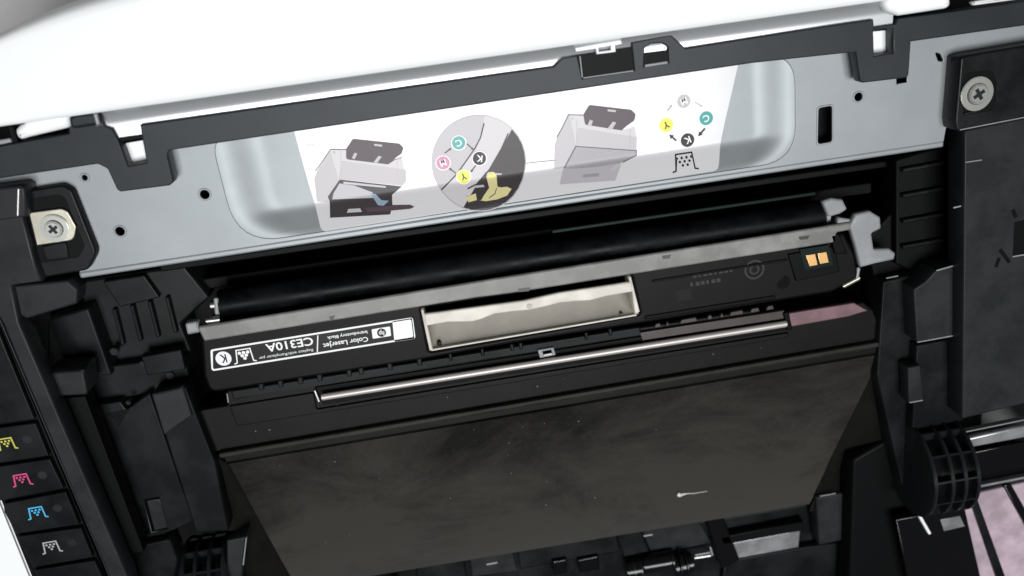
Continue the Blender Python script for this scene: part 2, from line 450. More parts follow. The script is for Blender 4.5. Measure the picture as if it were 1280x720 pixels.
# ---- sheet metal panel with holes and an embossed recess that carries the label
PZ = -8.0
panel_out = [(-60, 215), (300, 160), (1060, 40), (1300, 5), (1300, 60), (1200, 72), (1190, 120), (1180, 177), (1150, 183), (640, 258), (320, 308), (100, 341), (60, 300), (30, 236), (-60, 245)]
rec = [(287, 196), (985, 78), (994, 196), (312, 306)]       # recess outline
rec_mm = pts([(279, 192), (984, 82), (996, 201), (312, 302)], PZ)
ry0, ry1 = (rec_mm[2].y+rec_mm[3].y)/2, at(640, 127, PZ).y+3
rx0, rx1 = at(281, 240, PZ).x, at(994, 150, PZ).x
rec_rect = [Vector((rx0, ry1)), Vector((rx1, ry1)), Vector((rx1, ry0)), Vector((rx0, ry0))]
rec_loop = rounded(rec_rect, [8, 12, 14, 17], 8)
def pc(px, py, r): 
    c = at(px, py, PZ); return circle2(c, r, 18)
holes = [rec_loop, pc(256, 243, 1.7), pc(150, 289, 1.7), pc(106, 222, 1.0), pc(1073, 121, 1.6),
         rounded(pts([(1023, 135), (1040, 132), (1040, 177), (1022, 180)], PZ), 1.2),
         rounded(pts([(1169, 65), (1176, 68), (1180, 77), (1173, 76)], PZ), .6),
         pts([(1121, 98), (1134, 96), (1134, 103), (1121, 105)], PZ)]
panel = pplate('metal_panel', 'sheet_metal', pr, panel_out, PZ, 1.2, 0.35, 0, holes)
plate('hole_backing', 'inner_black', panel, [Vector((-205, 70)), Vector((215, 70)), Vector((215, 33)), Vector((-205, 33))], PZ-7.5, 1.5, 0)
# folded lower flange of the panel
pbar('panel_flange', 'sheet_metal', panel, (99, 344.5), (1180, 180), PZ+.25, 2.6, 5.5, .7)

# recess floor: flat upper part, lower part curving up to the rim
RD = 4.4
CREASE = at(640, 219, PZ-RD).y
RR = 17.0
def sstep(t):
    t = min(max(t, 0), 1); return t*t*(3-2*t)
def floor_z(x, y):
    """embossed recess: soft ends, flat upper floor, lower part rising to the rim"""
    q = (y-ry0)/(CREASE-ry0)                     # 0 at the lower rim, 1 at the crease
    w = .16
    if q < 1-w: p = max(q, 0)
    elif q < 1+w: p = 1-w+(q-1+w)-(q-1+w)**2/(4*w)
    else: p = 1
    def lim(r):
        a = y-ry0
        return r-math.sqrt(max(0, r*r-(r-a)**2)) if 0 <= a < r else (r if a < 0 else 0)
    e = sstep((x-rx0-lim(RR))/17)*sstep((rx1-lim(14)-x)/15)
    return PZ-.28-(RD-.28)*p*e
CUTS = [ry0+(CREASE-ry0)*(.84+.04*k) for k in range(9)]
def recess_mesh():
    bm = bmesh.new(); NX, NY = 150, 34; g = []
    for i in range(NX+1):
        x = rx0-.4+(rx1-rx0+.8)*i/NX
        g.append([bm.verts.new((x, y, floor_z(x, y))) for y in [ry0-.4+(ry1-ry0+.8)*j/NY for j in range(NY+1)]])
    for i in range(NX):
        for j in range(NY): bm.faces.new((g[i][j], g[i+1][j], g[i+1][j+1], g[i][j+1]))
    return bm_mesh('label_recess', bm)
link('label_recess', recess_mesh(), 'sheet_metal', panel, 60)
# raised burrs round the punched holes
for px_, py_, r_ in ((256, 243, 1.7), (150, 289, 1.7), (106, 222, 1.0), (1073, 121, 1.6)):
    c_ = at(px_, py_, PZ)
    plate('hole_burr', 'sheet_metal', panel, circle2(c_, r_+.75, 24), PZ+.28, .5, .2, 0, [circle2(c_, r_+.02, 24)])
sl = pts([(1023, 135), (1040, 132), (1040, 177), (1022, 180)], PZ)
plate('hole_burr', 'sheet_metal', panel, rounded([Vector((p.x+(-.7 if i in (0, 3) else .7), p.y+(.7 if i < 2 else -.7))) for i, p in enumerate(sl)], 1.6), PZ+.28, .5, .2, 0, [rounded(sl, 1.2)])

# ---- instruction label
def lz(px, py):            # point of the recess floor under a pixel
    z = PZ-RD
    for _ in range(6):
        p = at(px, py, z); z = floor_z(p.x, p.y)
    return p
def lpts(l): return [lz(a, b) for a, b in l]
label = decal('instruction_label', 'sticker_white', pr, [rounded(lpts([(366, 158), (926, 66), (906, 152), (898, 213), (402, 290), (386, 230)]), [0, 0, 0, 3, 2.5, 0])], floor_z, 0.15, CUTS)
label['label'] = 'white instruction sticker with upside-down printer drawings and colour letter circles'
def ink(name, m, px, layer=1, r=0):
    p = lpts(px)
    return decal(name, m, label, [rounded(p, r) if r else p], floor_z, 0.15+0.06*layer, CUTS)
def inkline(name, m, px, wpx, layer=2, closed=False):
    return decal(name, m, label, stroke(lpts(px), wpx*mm_per_px(*px[0], PZ-3), closed), floor_z, 0.15+0.06*layer, CUTS)
def inkdot(name, m, c, rpx, layer=2):
    p = lz(*c); return decal(name, m, label, [circle2(p, rpx*mm_per_px(*c, PZ-3), 28)], floor_z, 0.15+0.06*layer, CUTS)
def inkring(name, m, c, rpx, w, layer=2):
    p = lz(*c); k = mm_per_px(*c, PZ-3)
    return decal(name, m, label, [circle2(p, rpx*k, 36), circle2(p, (rpx-w)*k, 36)], floor_z, 0.15+0.06*layer, CUTS)
def inktext(s, m, c, w, h, layer=3, rot=math.pi, bold=True):
    p = lz(*c); k = mm_per_px(*c, PZ-3)
    return lettering('letter', s, m, label, p, w*k, h*k, floor_z, 0.15+0.06*layer, bold, rot, CUTS)
def inkarrow(m, a, b, w, layer=3):
    A, B = Vector(lz(*a)[:2]), Vector(lz(*b)[:2]); d = (B-A); L = d.length; d.normalize(); n = Vector((-d.y, d.x)); k = mm_per_px(*a, PZ-3)*w
    hl = min(L*.5, 2.4*k)
    poly = [A+n*k*.5, B-d*hl+n*k*.5, B-d*hl+n*k*1.35, B, B-d*hl-n*k*1.35, B-d*hl-n*k*.5, A-n*k*.5]
    return decal('arrow', m, label, [poly], floor_z, 0.15+0.06*layer, CUTS)

def crop(ox, oy, s):
    return lambda l: [(ox+a/s, oy+b/s) for a, b in l]
c5 = crop(360, 90, 3.6); c6 = crop(660, 80, 3.765)
# first printer drawing: open, with lid up and paper path below
ink('drawn_printer_side', 'ink_pale', c5([(133, 440), (190, 350), (262, 345), (245, 480), (232, 480), (180, 585), (130, 582), (118, 480)]), 1)
ink('drawn_printer_body', 'ink_light', c5([(190, 350), (265, 348), (450, 410), (512, 380), (533, 490), (515, 512), (228, 482)]), 2)
ink('drawn_printer_front', 'ink_pale', c5([(240, 400), (530, 440), (533, 490), (515, 512), (228, 482)]), 3)
ink('drawn_lid', 'ink_plum', c5([(292, 300), (500, 322), (520, 340), (512, 365), (490, 382), (450, 415), (262, 392), (262, 345)]), 4, 1.0)
for q in ([(288, 385), (300, 362), (312, 366), (300, 392)], [(385, 405), (408, 376), (422, 380), (402, 408)], [(388, 322), (424, 326), (424, 335), (388, 331)]):
    ink('drawn_hinge', 'ink_mid', c5(q), 5)
inkline('drawn_edge', 'ink_line', c5([(122, 445), (135, 430), (192, 347), (262, 348)]), 1.0, 5)
inkline('drawn_edge', 'ink_line', c5([(450, 414), (480, 394), (512, 384)]), .7, 5)
inkline('drawn_edge', 'ink_mid', c5([(238, 350), (238, 478)]), .5, 5)
inkline('drawn_edge', 'ink_mid', c5([(490, 400), (497, 500)]), .5, 5)
ink('drawn_opening', 'ink_dark', c5([(232, 484), (512, 515), (468, 552), (470, 600), (460, 640), (190, 655), (188, 585), (180, 560)]), 4)
ink('drawn_opening_edge', 'ink_faint', c5([(250, 492), (440, 512), (440, 520), (250, 502)]), 5)
ink('drawn_opening_shade', 'ink_mid', c5([(205, 545), (232, 500), (300, 510), (380, 540), (390, 565), (200, 572)]), 5)
ink('drawn_arrow', 'ink_blue', c5([(370, 545), (395, 548), (420, 575), (455, 578), (430, 600), (405, 598)]), 6)
ink('drawn_tray', 'ink_faint', c5([(272, 615), (325, 612), (333, 628), (265, 632)]), 5)
ink('drawn_cartridge', 'ink_plum', c5([(345, 610), (480, 598), (550, 597), (568, 605), (552, 614), (470, 622), (360, 628)]), 6)
inkdot('drawn_button', 'ink_mid', c5([(208, 362)])[0], 1.6, 5)
inkdot('drawn_badge', 'ink_faint', c5([(380, 446)])[0], 2.0, 5)
for k in range(3): ink('tiny_print', 'ink_faint', c5([(84+k*11, 325-k), (91+k*11, 324-k), (91+k*11, 332-k), (84+k*11, 333-k)]), 2)
# round close-up with colour letters and a pressing finger
cc = c5([(860, 407)])[0]
rc = lz(*cc); kk = mm_per_px(*cc, PZ-3); RCC = 59*kk
inkdot('closeup_disc', 'ink_light', cc, 59, 1)
def arc_pts(a0, a1, n=14): return [Vector((rc.x+RCC*.985*math.cos(a0+(a1-a0)*k/n), rc.y+RCC*.985*math.sin(a0+(a1-a0)*k/n))) for k in range(n+1)]
def ang(px, py):
    p = lz(px, py); return math.atan2(p.y-rc.y, p.x-rc.x)
def segment(name, m, a, b, mid, layer):
    """part of the disc beyond a curved line a-mid-b, running clockwise round the disc from a to b"""
    A, B = ang(*a), ang(*b)
    if B > A: B -= 2*math.pi
    return decal(name, m, label, [arc_pts(A, B)+[Vector(q[:2]) for q in lpts(mid)]], floor_z, .15+.06*layer, CUTS)
segment('closeup_opening', 'ink_dark', *c5([(990, 275), (815, 530)]), c5([(850, 505), (905, 440), (960, 345)]), 3)
segment('closeup_body', 'ink_pale', *c5([(690, 530), (882, 230)]), c5([(862, 300), (840, 345), (800, 400), (760, 460)]), 2)
inkline('closeup_edge', 'ink_black', c5([(690, 530), (725, 495), (760, 458), (800, 402), (840, 345), (866, 295), (882, 230)]), 1.5, 4)
inkline('closeup_edge', 'ink_dark', c5([(808, 525), (850, 503), (905, 440), (960, 345), (991, 276)]), 1.5, 4)
inkring('closeup_outline', 'ink_mid', cc, 59.4, 0.9, 5)
ink('closeup_hand', 'ink_flesh', c5([(892, 470), (900, 450), (925, 448), (938, 462), (942, 515), (960, 518), (985, 515), (1006, 525), (985, 555), (940, 572), (890, 580), (850, 575), (812, 585), (800, 560), (845, 545), (880, 556), (905, 520)]), 5)
ink('closeup_fingernail', 'ink_yellow', c5([(902, 462), (928, 458), (932, 472), (906, 474)]), 6)
inkline('closeup_finger_line', 'ink_dark', c5([(938, 520), (932, 545), (905, 565)]), .9, 6)
ink('closeup_thumb_shade', 'ink_dark', c5([(845, 545), (880, 556), (870, 575), (850, 578)]), 6)
ink('closeup_green', 'ink_emboss', c5([(972, 352), (1045, 345), (1050, 362), (975, 368)]), 4)
ink('closeup_mark', 'ink_faint', c5([(840, 510), (880, 506), (884, 516), (845, 520)]), 5)
ink('closeup_panel', 'ink_mid', c5([(884, 452), (960, 455), (962, 462), (884, 460)]), 4)
for p, m, s, tm in (((768, 318), 'ink_cyan', 'C', 'ink_white'), ((861, 388), 'ink_black', 'K', 'ink_white'), ((790, 470), 'ink_yellow', 'Y', 'ink_black'), ((698, 408), 'ink_magenta', 'M', 'ink_white')):
    c = c5([p])[0]
    inkdot('colour_disc_rim', 'ink_white', c, 9.6, 5)
    inkdot('colour_disc', m, c, 8.4, 6)
    inktext(s, tm, c, 7.5, 8.5, 7, math.pi-(.25 if s == 'K' else -.2))
for a, b in (((705, 365), (735, 342)), ((805, 322), (835, 350)), ((845, 420), (822, 450)), ((755, 455), (725, 432))):
    inkarrow('ink_black', c5([a])[0], c5([b])[0], 1.2, 6)
inkline('leader_line', 'ink_line', [(657, 204), (694, 200)], .9, 2)
# second printer drawing: lower door tilted
ink('drawn_printer_side', 'ink_pale', c6([(135, 350), (190, 240), (262, 243), (235, 385), (225, 388), (168, 490), (123, 495), (125, 380)]), 1)
ink('drawn_printer_body', 'ink_light', c6([(195, 240), (262, 240), (440, 312), (500, 295), (512, 345), (510, 408), (225, 385)]), 2)
ink('drawn_printer_front', 'ink_pale', c6([(236, 300), (510, 345), (510, 408), (225, 385)]), 3)
ink('drawn_lid', 'ink_plum', c6([(288, 192), (485, 215), (506, 235), (500, 265), (465, 290), (440, 312), (268, 285), (260, 238)]), 4, 1.0)
for q in ([(278, 290), (290, 262), (305, 266), (295, 294)], [(372, 305), (398, 270), (414, 275), (394, 308)], [(374, 212), (412, 216), (412, 226), (374, 222)]):
    ink('drawn_hinge', 'ink_mid', c6(q), 5)
inkline('drawn_edge', 'ink_line', c6([(135, 345), (160, 300), (190, 238), (260, 240)]), 1.0, 5)
inkline('drawn_edge', 'ink_mid', c6([(480, 310), (482, 395)]), .5, 5)
inkline('drawn_edge', 'ink_mid', c6([(230, 260), (228, 380)]), .5, 5)
ink('drawn_opening', 'ink_grey', c6([(225, 386), (510, 406), (512, 428), (440, 462), (300, 485), (170, 492)]), 4)
inkline('drawn_edge', 'ink_line', c6([(170, 490), (225, 387), (510, 407), (508, 430), (445, 462)]), 1.0, 6)
inkline('drawn_edge', 'ink_mid', c6([(320, 425), (430, 405)]), .7, 6)
ink('drawn_door', 'ink_mid', c6([(165, 495), (300, 485), (440, 465), (410, 548), (150, 566)]), 3)
ink('drawn_door_mark', 'ink_grey', c6([(260, 520), (335, 514), (330, 528), (256, 532)]), 5)
ink('drawn_opening_edge', 'ink_faint', c6([(398, 478), (440, 460), (432, 478), (405, 500), (385, 505)]), 5)
inkdot('drawn_badge', 'ink_faint', c6([(372, 345)])[0], 2.0, 5)
inkdot('drawn_button', 'ink_mid', c6([(210, 257)])[0], 1.4, 5)
# ring of colour letters
for p, m, s, tm, r_ in (((733, 175), 'ink_faint', 'M', 'ink_white', 8.2), ((838, 255), 'ink_cyan', 'C', 'ink_white', 8.4), ((750, 358), 'ink_black', 'K', 'ink_white', 8.4), ((650, 287), 'ink_yellow', 'Y', 'ink_black', 8.6)):  # M disc in faint ink: washed-out glare put into its colour
    c = c6([p])[0]
    inkdot('colour_disc', m, c, r_, 2)
    inktext(s, tm, c, 7.5, 8.5, 3, math.pi+.3)
for a, b, m, w in (((785, 178), (818, 200), 'ink_grey', .9), ((832, 303), (800, 340), 'ink_black', 2.2), ((697, 360), (664, 332), 'ink_black', 2.2), ((655, 220), (677, 192), 'ink_grey', 1.3)):
    inkarrow(m, c6([a])[0], c6([b])[0], w, 3)

def tray_symbol(name, m, parent, M2, w, zf, lift, cuts=(), dot=.062, rows=(3, 2, 1), inv=False):
    """toner symbol: an open bracket over a triangle of dots; M2 maps unit space to mm"""
    poly = [(-.62, -.5), (-.46, -.44), (-.36, .48), (.38, .48), (.42, -.44), (.58, -.5)]
    lp = stroke([M2(*p) for p in poly], w)
    for r_, n in enumerate(rows):
        for k in range(n):
            c = M2((k-(n-1)/2)*.22, .24-r_*.21)
            c2 = M2((k-(n-1)/2)*.22+dot, .24-r_*.21)
            rr = (Vector(c2[:2])-Vector(c[:2])).length
            lp.append(circle2(c, rr*1.15, 8))
    return decal(name, m, parent, lp, zf, lift, cuts)
c0 = lz(*c6([(737, 460)])[0]); kk2 = mm_per_px(855, 202, PZ-3)
tray_symbol('toner_symbol', 'ink_black', label, lambda a, b: Vector((c0.x+a*27*kk2, c0.y+b*20*kk2)), 1.6*kk2, floor_z, .3, CUTS, dot=.05, rows=(4, 3, 2))

# ---- screws
def screw(parent, c, r, z):
    bm = bmesh.new()
    tube_bm(bm, (c.x, c.y, z), (c.x, c.y, z+1.0), r*1.5, 28, bev=.25)
    tube_bm(bm, (c.x, c.y, z+1.0), (c.x, c.y, z+2.0), r, 28, r2=r*.82, bev=.3)
    o = link('screw', bm_mesh('screw', bm), 'screw_steel', parent)
    bm = bmesh.new()
    for a in (.5, .5+math.pi/2):
        d = Vector((math.cos(a), math.sin(a), 0))*r*.55; n = Vector((-d.y, d.x, 0))*.3
        v = [bm.verts.new(Vector((c.x, c.y, z+2.06))+q) for q in (d+n, -d+n, -d-n, d-n)]
        bm.faces.new(v)
        for q in v: q.co.z += .004*(a > 1)
    bmesh.ops.recalc_face_normals(bm, faces=bm.faces)
    s = link('screw_slot', bm_mesh('screw_slot', bm), 'deck_grey', o, 0)
    return o

# ---- left deck: pocket with screw, inner band, ledges
pocket = pplate('screw_pocket', 'deck_black', pr, [(20, 240), (78, 231), (90, 238), (121, 316), (110, 338), (40, 350)], PZ+4, 12, .8, [1, 3, 3, 5, 4, 1])
pplate('pocket_floor', 'inner_black', pocket, [(30, 250), (74, 243), (82, 248), (106, 308), (98, 322), (48, 330)], PZ+4.15, .3, 0.1, 2)
pplate('pocket_rib', 'deck_black', pocket, [(52, 308), (82, 303), (86, 322), (58, 326)], PZ+5, 1, .4)
tab = pplate('screw_tab', 'zinc_tab', pocket, [(36, 266), (76, 261), (84, 264), (95, 284), (92, 300), (46, 307)], PZ+5.6, 1.0, .3, [0, 2, 3, 2, 3, 0])
screw(pocket, at(69, 285, PZ+5.6), 3.4, PZ+5.6)
pplate('corner_block', 'deck_grey', pr, [(-40, 240), (25, 232), (31, 236), (33, 271), (-40, 282)], 2, 10, .8)
pbar('block_glint', 'steel', pr, (23.5, 236), (22.5, 270), 2.5, .5, .6, .2)  # bright edge highlight built as a thin steel bar
band = pplate('inner_band', 'deck_grey', pr, [(-60, 275), (28, 268), (44, 330), (52, 352), (14, 357), (24, 404), (160, 722), (180, 790), (160, 800), (135, 722), (3, 404), (-60, 300)], 0, 10, .8)
pplate('band_ledge', 'deck_grey', pr, [(13, 358), (84, 351), (97, 362), (96, 380), (33, 399), (22, 392)], -3, 10, .8, .8)
pplate('band_ledge', 'deck_grey', pr, [(55, 467), (104, 463), (109, 490), (108, 494), (66, 496)], -8, 14, .8, .8)
pplate('band_ledge', 'deck_black', pr, [(60, 400), (110, 385), (140, 470), (58, 466)], -26, 20, .8, .8)
pplate('band_ledge', 'deck_black', pr, [(106, 462), (180, 452), (232, 448), (236, 470), (190, 492), (114, 504)], -30, 20, .8, .8)
plate_l = pplate('guide_plate', 'deck_black', pr, [(108, 508), (150, 502), (158, 512), (187, 491), (242, 652), (205, 668), (166, 676)], -24, 8, .6, .6,
                 [pts([(180, 625), (198, 622), (209, 661), (190, 665)], -24)])
pplate('slot_insert', 'deck_grey', plate_l, [(183, 626), (200, 624), (211, 660), (193, 664)], -25.2, 3, .4)
pplate('guide_notch', 'inner_black', plate_l, [(132, 517), (162, 511), (148, 535), (142, 524)], -23.8, .4, 0)
pplate('guide_plate', 'deck_black', pr, [(190, 493), (232, 484), (269, 578), (286, 664), (245, 666)], -20, 10, .7, .6)
pplate('guide_step', 'deck_grey', pr, [(189, 493), (228, 483), (240, 520), (205, 545)], -18.5, 4, .7, .6)
pplate('inner_slot', 'inner_black', pr, [(76, 498), (106, 495), (180, 690), (150, 694)], -12, 8, .4, .4)
pplate('sill_block', 'deck_black', pr, [(155, 686), (212, 674), (222, 700), (215, 740), (165, 750)], -20, 12, .8, .6)

# icon deck: a row of lids, one per colour
deck = pplate('icon_deck', 'inner_black', pr, [(-60, 300), (1, 406), (133, 722), (165, 800), (75, 800), (36, 722), (-5, 640), (-60, 540)], -2.5, 8, .6)
deck_cells = [([(-60, 395), (-3, 412), (43, 524), (-60, 540)], None, None),
              ([(-60, 543), (44, 529), (61, 570), (-60, 588)], (8, 555), 'deck_yellow'),
              ([(-45, 590), (62, 574), (80, 611), (2, 626), (-18, 630)], (27, 600), 'deck_magenta'),
              ([(4, 630), (82, 615), (99, 656), (20, 668), (5, 640)], (46, 641), 'deck_cyan'),
              ([(22, 671), (101, 660), (116, 697), (41, 710), (36, 700)], (64, 684), 'deck_silver'),
              ([(43, 713), (118, 701), (165, 800), (80, 800)], None, None)]
for k, (poly, ic, mm_) in enumerate(deck_cells):
    c = pplate('button', 'deck_black', deck, poly, 0, 3, .45, .4)
    if ic:
        p = at(*ic, .02); u = mm_per_px(*ic, 0)
        # symbols lean with the perspective of the deck, drawn square to the printer
        s = tray_symbol('toner_symbol', mm_, deck, lambda a, b, p=p, u=u: Vector((p.x+a*22*u, p.y+b*17*u)), 2.0*u, lambda x, y: 0.02, .05, dot=.065)
        q = at(ic[0]+26, ic[1]-6, 0)
        decal('indicator_dot', 'deck_grey', deck, [circle2(q, 1.8, 14)], lambda x, y: 0.02, .05)
for a, b in (((-1, 399), (137, 722)),):
    pbar('deck_groove_edge', 'deck_grey', deck, a, b, .5, .5, 1.5, .2)

# ---- right deck
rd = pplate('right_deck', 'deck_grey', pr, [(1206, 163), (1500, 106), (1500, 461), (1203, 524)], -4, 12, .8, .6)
up = pplate('screw_plate', 'deck_black', pr, [(1201, 72), (1210, 69), (1500, 20), (1500, 106), (1196, 164), (1194, 152)], 1, 10, .8, [1, 2, 0, 0, 1, 1])
pbar('plate_glint', 'pale_bracket_and_glint', up, (1200, 162.5), (1300, 143), 1.3, .5, .7, .2)  # highlight on the plate's edge, put in as a pale bar
pplate('screw_dish', 'inner_black', up, [(1200+1.05*a, 92+b) for a, b in ((4, 0), (38, -5), (44, 10), (42, 46), (6, 52), (0, 30))], 1.1, .25, .08, 3)
screw(up, at(1220, 117, 1.2), 4.3, 1.2)
pplate('screw_plate_rib', 'deck_black', up, [(1206, 141), (1225, 137), (1225, 140), (1206, 144)], 1.9, 1, .3)
pplate('deck_notch', 'inner_black', rd, [(1268, 278), (1300, 270), (1300, 318), (1266, 321)], -3.9, .3, 0)
pbar('notch_glint', 'pale_bracket_and_glint', rd, (1266, 321), (1290, 317), -3.6, .6, .6, .2)  # painted highlight along the notch
for a, b in (((1245, 334), (1249, 322)), ((1250, 312), (1262, 328)), ((1266, 262), (1270, 272))):
    pbar('scuff_mark', 'inner_black', rd, a, b, -3.92, 1.6, .2, 0)
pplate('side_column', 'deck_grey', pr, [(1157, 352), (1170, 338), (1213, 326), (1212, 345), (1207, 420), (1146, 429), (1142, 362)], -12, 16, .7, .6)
pbar('column_glint', 'pale_bracket_and_glint', pr, (1171, 338.5), (1211, 327), -11.6, .7, .8, .3)  # pale bars on the columns are painted edge highlights
pbar('column_glint', 'pale_bracket_and_glint', pr, (1147, 428), (1207, 417), -11.6, .6, .8, .3)
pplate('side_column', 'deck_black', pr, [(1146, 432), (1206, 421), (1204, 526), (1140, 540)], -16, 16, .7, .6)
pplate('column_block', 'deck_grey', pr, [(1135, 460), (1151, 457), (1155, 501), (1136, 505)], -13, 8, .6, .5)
pbar('column_glint', 'pale_bracket_and_glint', pr, (1137, 503.5), (1154, 500.5), -12.6, .6, .8, .3)
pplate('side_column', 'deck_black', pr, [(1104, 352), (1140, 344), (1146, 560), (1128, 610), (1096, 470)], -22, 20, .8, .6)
pbar('column_glint', 'pale_bracket_and_glint', pr, (1108, 348), (1123, 345), -21.6, .6, .8, .3)
pbar('column_glint', 'pale_bracket_and_glint', pr, (1192, 260), (1221, 253), -6, .7, .8, .3)
pbar('column_glint', 'pale_bracket_and_glint', pr, (1207, 203), (1228, 200), -3.7, .5, .6, .2)
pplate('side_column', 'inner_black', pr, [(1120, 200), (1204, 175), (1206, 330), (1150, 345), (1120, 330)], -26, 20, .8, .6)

# ---- cavity: rails, roller, grey bar, bracket
for a, b, z, w, h, m in (((225, 360), (1090, 235), -42, 5, 40, 'inner_black'), ((200, 336), (1110, 205), -34, 3, 40, 'inner_black')):
    pbar('cavity_rail', m, pr, a, b, z, w, h, .6)
RA, RB = at(276, 380, -30), at(1026, 268, -30)
roller = tube('roller', 'roller_rubber', pr, RA, RB, 6.2, 32, bev=.5)
tube('roller_end', 'pale_bracket_and_glint', roller, RB, RB+(RB-RA).normalized()*2.2, 5.4, 24, bev=.4)
tube('roller_shaft', 'steel', roller, RA-(RB-RA).normalized()*4, RA, 2.0, 16, bev=.3)
ra = at(269, 378, -24)
tube('roller_pin', 'pale_bracket_and_glint', roller, at(270, 372, -25), at(272, 396, -25), 1.0, 12, bev=.3)
tube('roller_ring', 'steel', roller, at(258, 401, -22), at(275, 399, -22), 1.3, 12, bev=.3)
pbar('green_glint', 'circuit_and_glint_green', pr, (690, 290), (1020, 242), -27, 1.6, 3, .4)  # thin green bar painted in for a green glint
rail = pplate('grey_rail', 'grey_rail', pr, [(246, 409), (640, 345), (1045, 281), (1066, 278), (1068, 287), (1046, 291), (1046, 303), (640, 367), (600, 372), (255, 427)], -19.5, 2.3, .8, .8)
pplate('rail_end', 'pale_bracket_and_glint', rail, [(231, 405), (247, 402), (250, 416), (234, 419)], -21, 5, .8, .6)
for a in ((655, 363, 8), (415, 398, 4), (833, 322, 6), (1005, 298, 7)):
    pplate('rail_stain', 'brown_plastic', rail, [(a[0]-a[2], a[1]-2), (a[0]+a[2], a[1]-4), (a[0]+a[2]-2, a[1]+1), (a[0]-a[2]+2, a[1]+2)], -19.44, .1, 0)
# pale arm at the end of the rail
pplate('drive_arm', 'pale_bracket_and_glint', pr, [(1062, 283), (1070, 268), (1088, 264), (1101, 272), (1102, 286), (1090, 292), (1093, 312), (1112, 311), (1120, 317), (1118, 325), (1094, 330), (1076, 335), (1070, 310)], -19, 4, 1.0, .9)
pplate('drive_arm', 'pale_bracket_and_glint', pr, [(1028, 252), (1040, 248), (1054, 250), (1060, 262), (1050, 268), (1036, 272)], -22, 4, 1.0, 1)
pplate('arm_link', 'pale_bracket_and_glint', pr, [(1048, 272), (1076, 276), (1074, 282), (1046, 282)], -21, 3, .6, .5)
tube('arm_pin', 'zinc_tab', pr, at(1053, 358, -23), at(1074, 347, -23), 1.1, 10, bev=.3)
tube('arm_pin', 'pale_bracket_and_glint', pr, at(1070, 350, -23), at(1073, 334, -23), .9, 10, bev=.3)
# cradle under the cartridge, and cavity end blocks
wall('cartridge_cradle', -140, 160, -48, 6, -90, -56, 'inner_black', 1)
pplate('end_block', 'deck_black', pr, [(96, 352), (230, 332), (262, 372), (226, 405), (240, 440), (150, 455), (110, 400)], -36, 40, 1, 1)
pplate('end_block', 'inner_black', pr, [(1082, 300), (1130, 250), (1170, 330), (1130, 350), (1095, 360)], -30, 40, 1, 1)

# ribs, clips and bosses that break up the end blocks
for k in range(5):
    x_, y_ = 118+k*22, 392-k*5
    pplate('block_rib', 'deck_black', pr, [(x_, y_), (x_+5, y_-1), (x_+16, y_+44), (x_+11, y_+45)], -33.5, 5, .5, .3)
for x_, y_, z_, r_ in ((142, 440, -29, 1.6), (103, 464, -7.6, .7), (178, 455, -28, 1.2), (212, 470, -28, 1.6), (160, 504, -22, 1.0)):
    c_ = at(x_, y_, z_); tube('boss', 'rim_black', pr, (c_.x, c_.y, z_-4), (c_.x, c_.y, z_), r_, 16, bev=.3)
pplate('clip', 'deck_black', pr, [(176, 446), (226, 437), (232, 462), (184, 470)], -27, 5, .6, .6)
pbar('clip_edge', 'rim_black', pr, (190, 494), (226, 486), -18, 1.0, 1.4, .4)
pplate('clip', 'deck_black', pr, [(128, 352), (180, 344), (200, 372), (150, 384)], -33, 5, .6, .6)
for k in range(4):
    y_ = 205+k*32
    pplate('block_rib', 'deck_black', pr, [(1128, y_+6), (1190, y_-5), (1191, y_), (1129, y_+11)], -23.5, 4, .5, .3)

# ------------------------------------------------------------------ toner cartridge, a thing of its own
CZ = -22.0
cz = lambda x, y: CZ
tc = thing('toner_cartridge', (10, -20, -56), 'black toner cartridge with cream grip and white-on-black label, seated inside the printer', 'cartridge')
hole = pts([(527, 386), (789, 345), (800, 393), (537, 440)], CZ)
hole = rounded(hole, .8)
body = pplate('cartridge_body', 'cartridge_black', tc, [(250, 417), (640, 356), (1046, 291), (1056, 292), (1070, 318), (1074, 348), (1040, 366), (802, 405), (640, 430), (530, 450), (262, 492), (254, 470)], CZ, 34, 1.4, [2, 0, 2, 2, 2, 3, 2, 0, 0, 0, 4, 2], [hole])
# grip
grip = sheet('grip', 'cream_shaded_dirty', tc, [[at(529, 398, CZ-13), at(791, 357, CZ-13), at(796, 376, CZ-8), at(535, 419, CZ-8)], [at(535, 419, CZ-8), at(796, 376, CZ-8), at(799, 392, CZ-1.0), at(538, 438, CZ-1.0)]], 1.5, 0)
rim_top = [(530, 393), (600, 383.5), (640, 378), (655, 376), (668, 373), (700, 366), (790, 352.5)]
rim_low = [(791, 365), (757, 371), (738, 376), (720, 377), (700, 379), (680, 384), (662, 388), (640, 390), (618, 393), (600, 400), (590, 402.5), (560, 403), (532, 408)]
pplate('grip_rim', 'cream_plastic', grip, rim_top+rim_low, CZ+2.6, 2.4, .7)
pplate('grip_wall', 'cream_plastic', grip, [(526, 388), (529.5, 387.5), (541, 437), (537, 439)], CZ+2.4, 12, .6)
pplate('grip_wall', 'cream_plastic', grip, [(785.5, 347), (789, 346), (800, 390), (794, 393.5), (790, 365)], CZ+2.4, 12, .6)
pbar('grip_lip', 'cream_plastic', grip, (539, 438), (796, 394), CZ+.3, .8, 2, .3)
for c in ((549, 429), (776, 392)):
    p = at(*c, CZ-3.4)
    p = p + Vector((0, 0, 0))
    tube('grip_hole', 'hole_black', grip, (p.x, p.y, p.z-3), (p.x, p.y, p.z+.9), 1.0, 14)
p = at(662, 383, CZ+2.6); tube('grip_pip', 'cream_shaded_dirty', grip, (p.x, p.y, p.z-1), (p.x, p.y, p.z+.25), 1.3, 16, bev=.2)
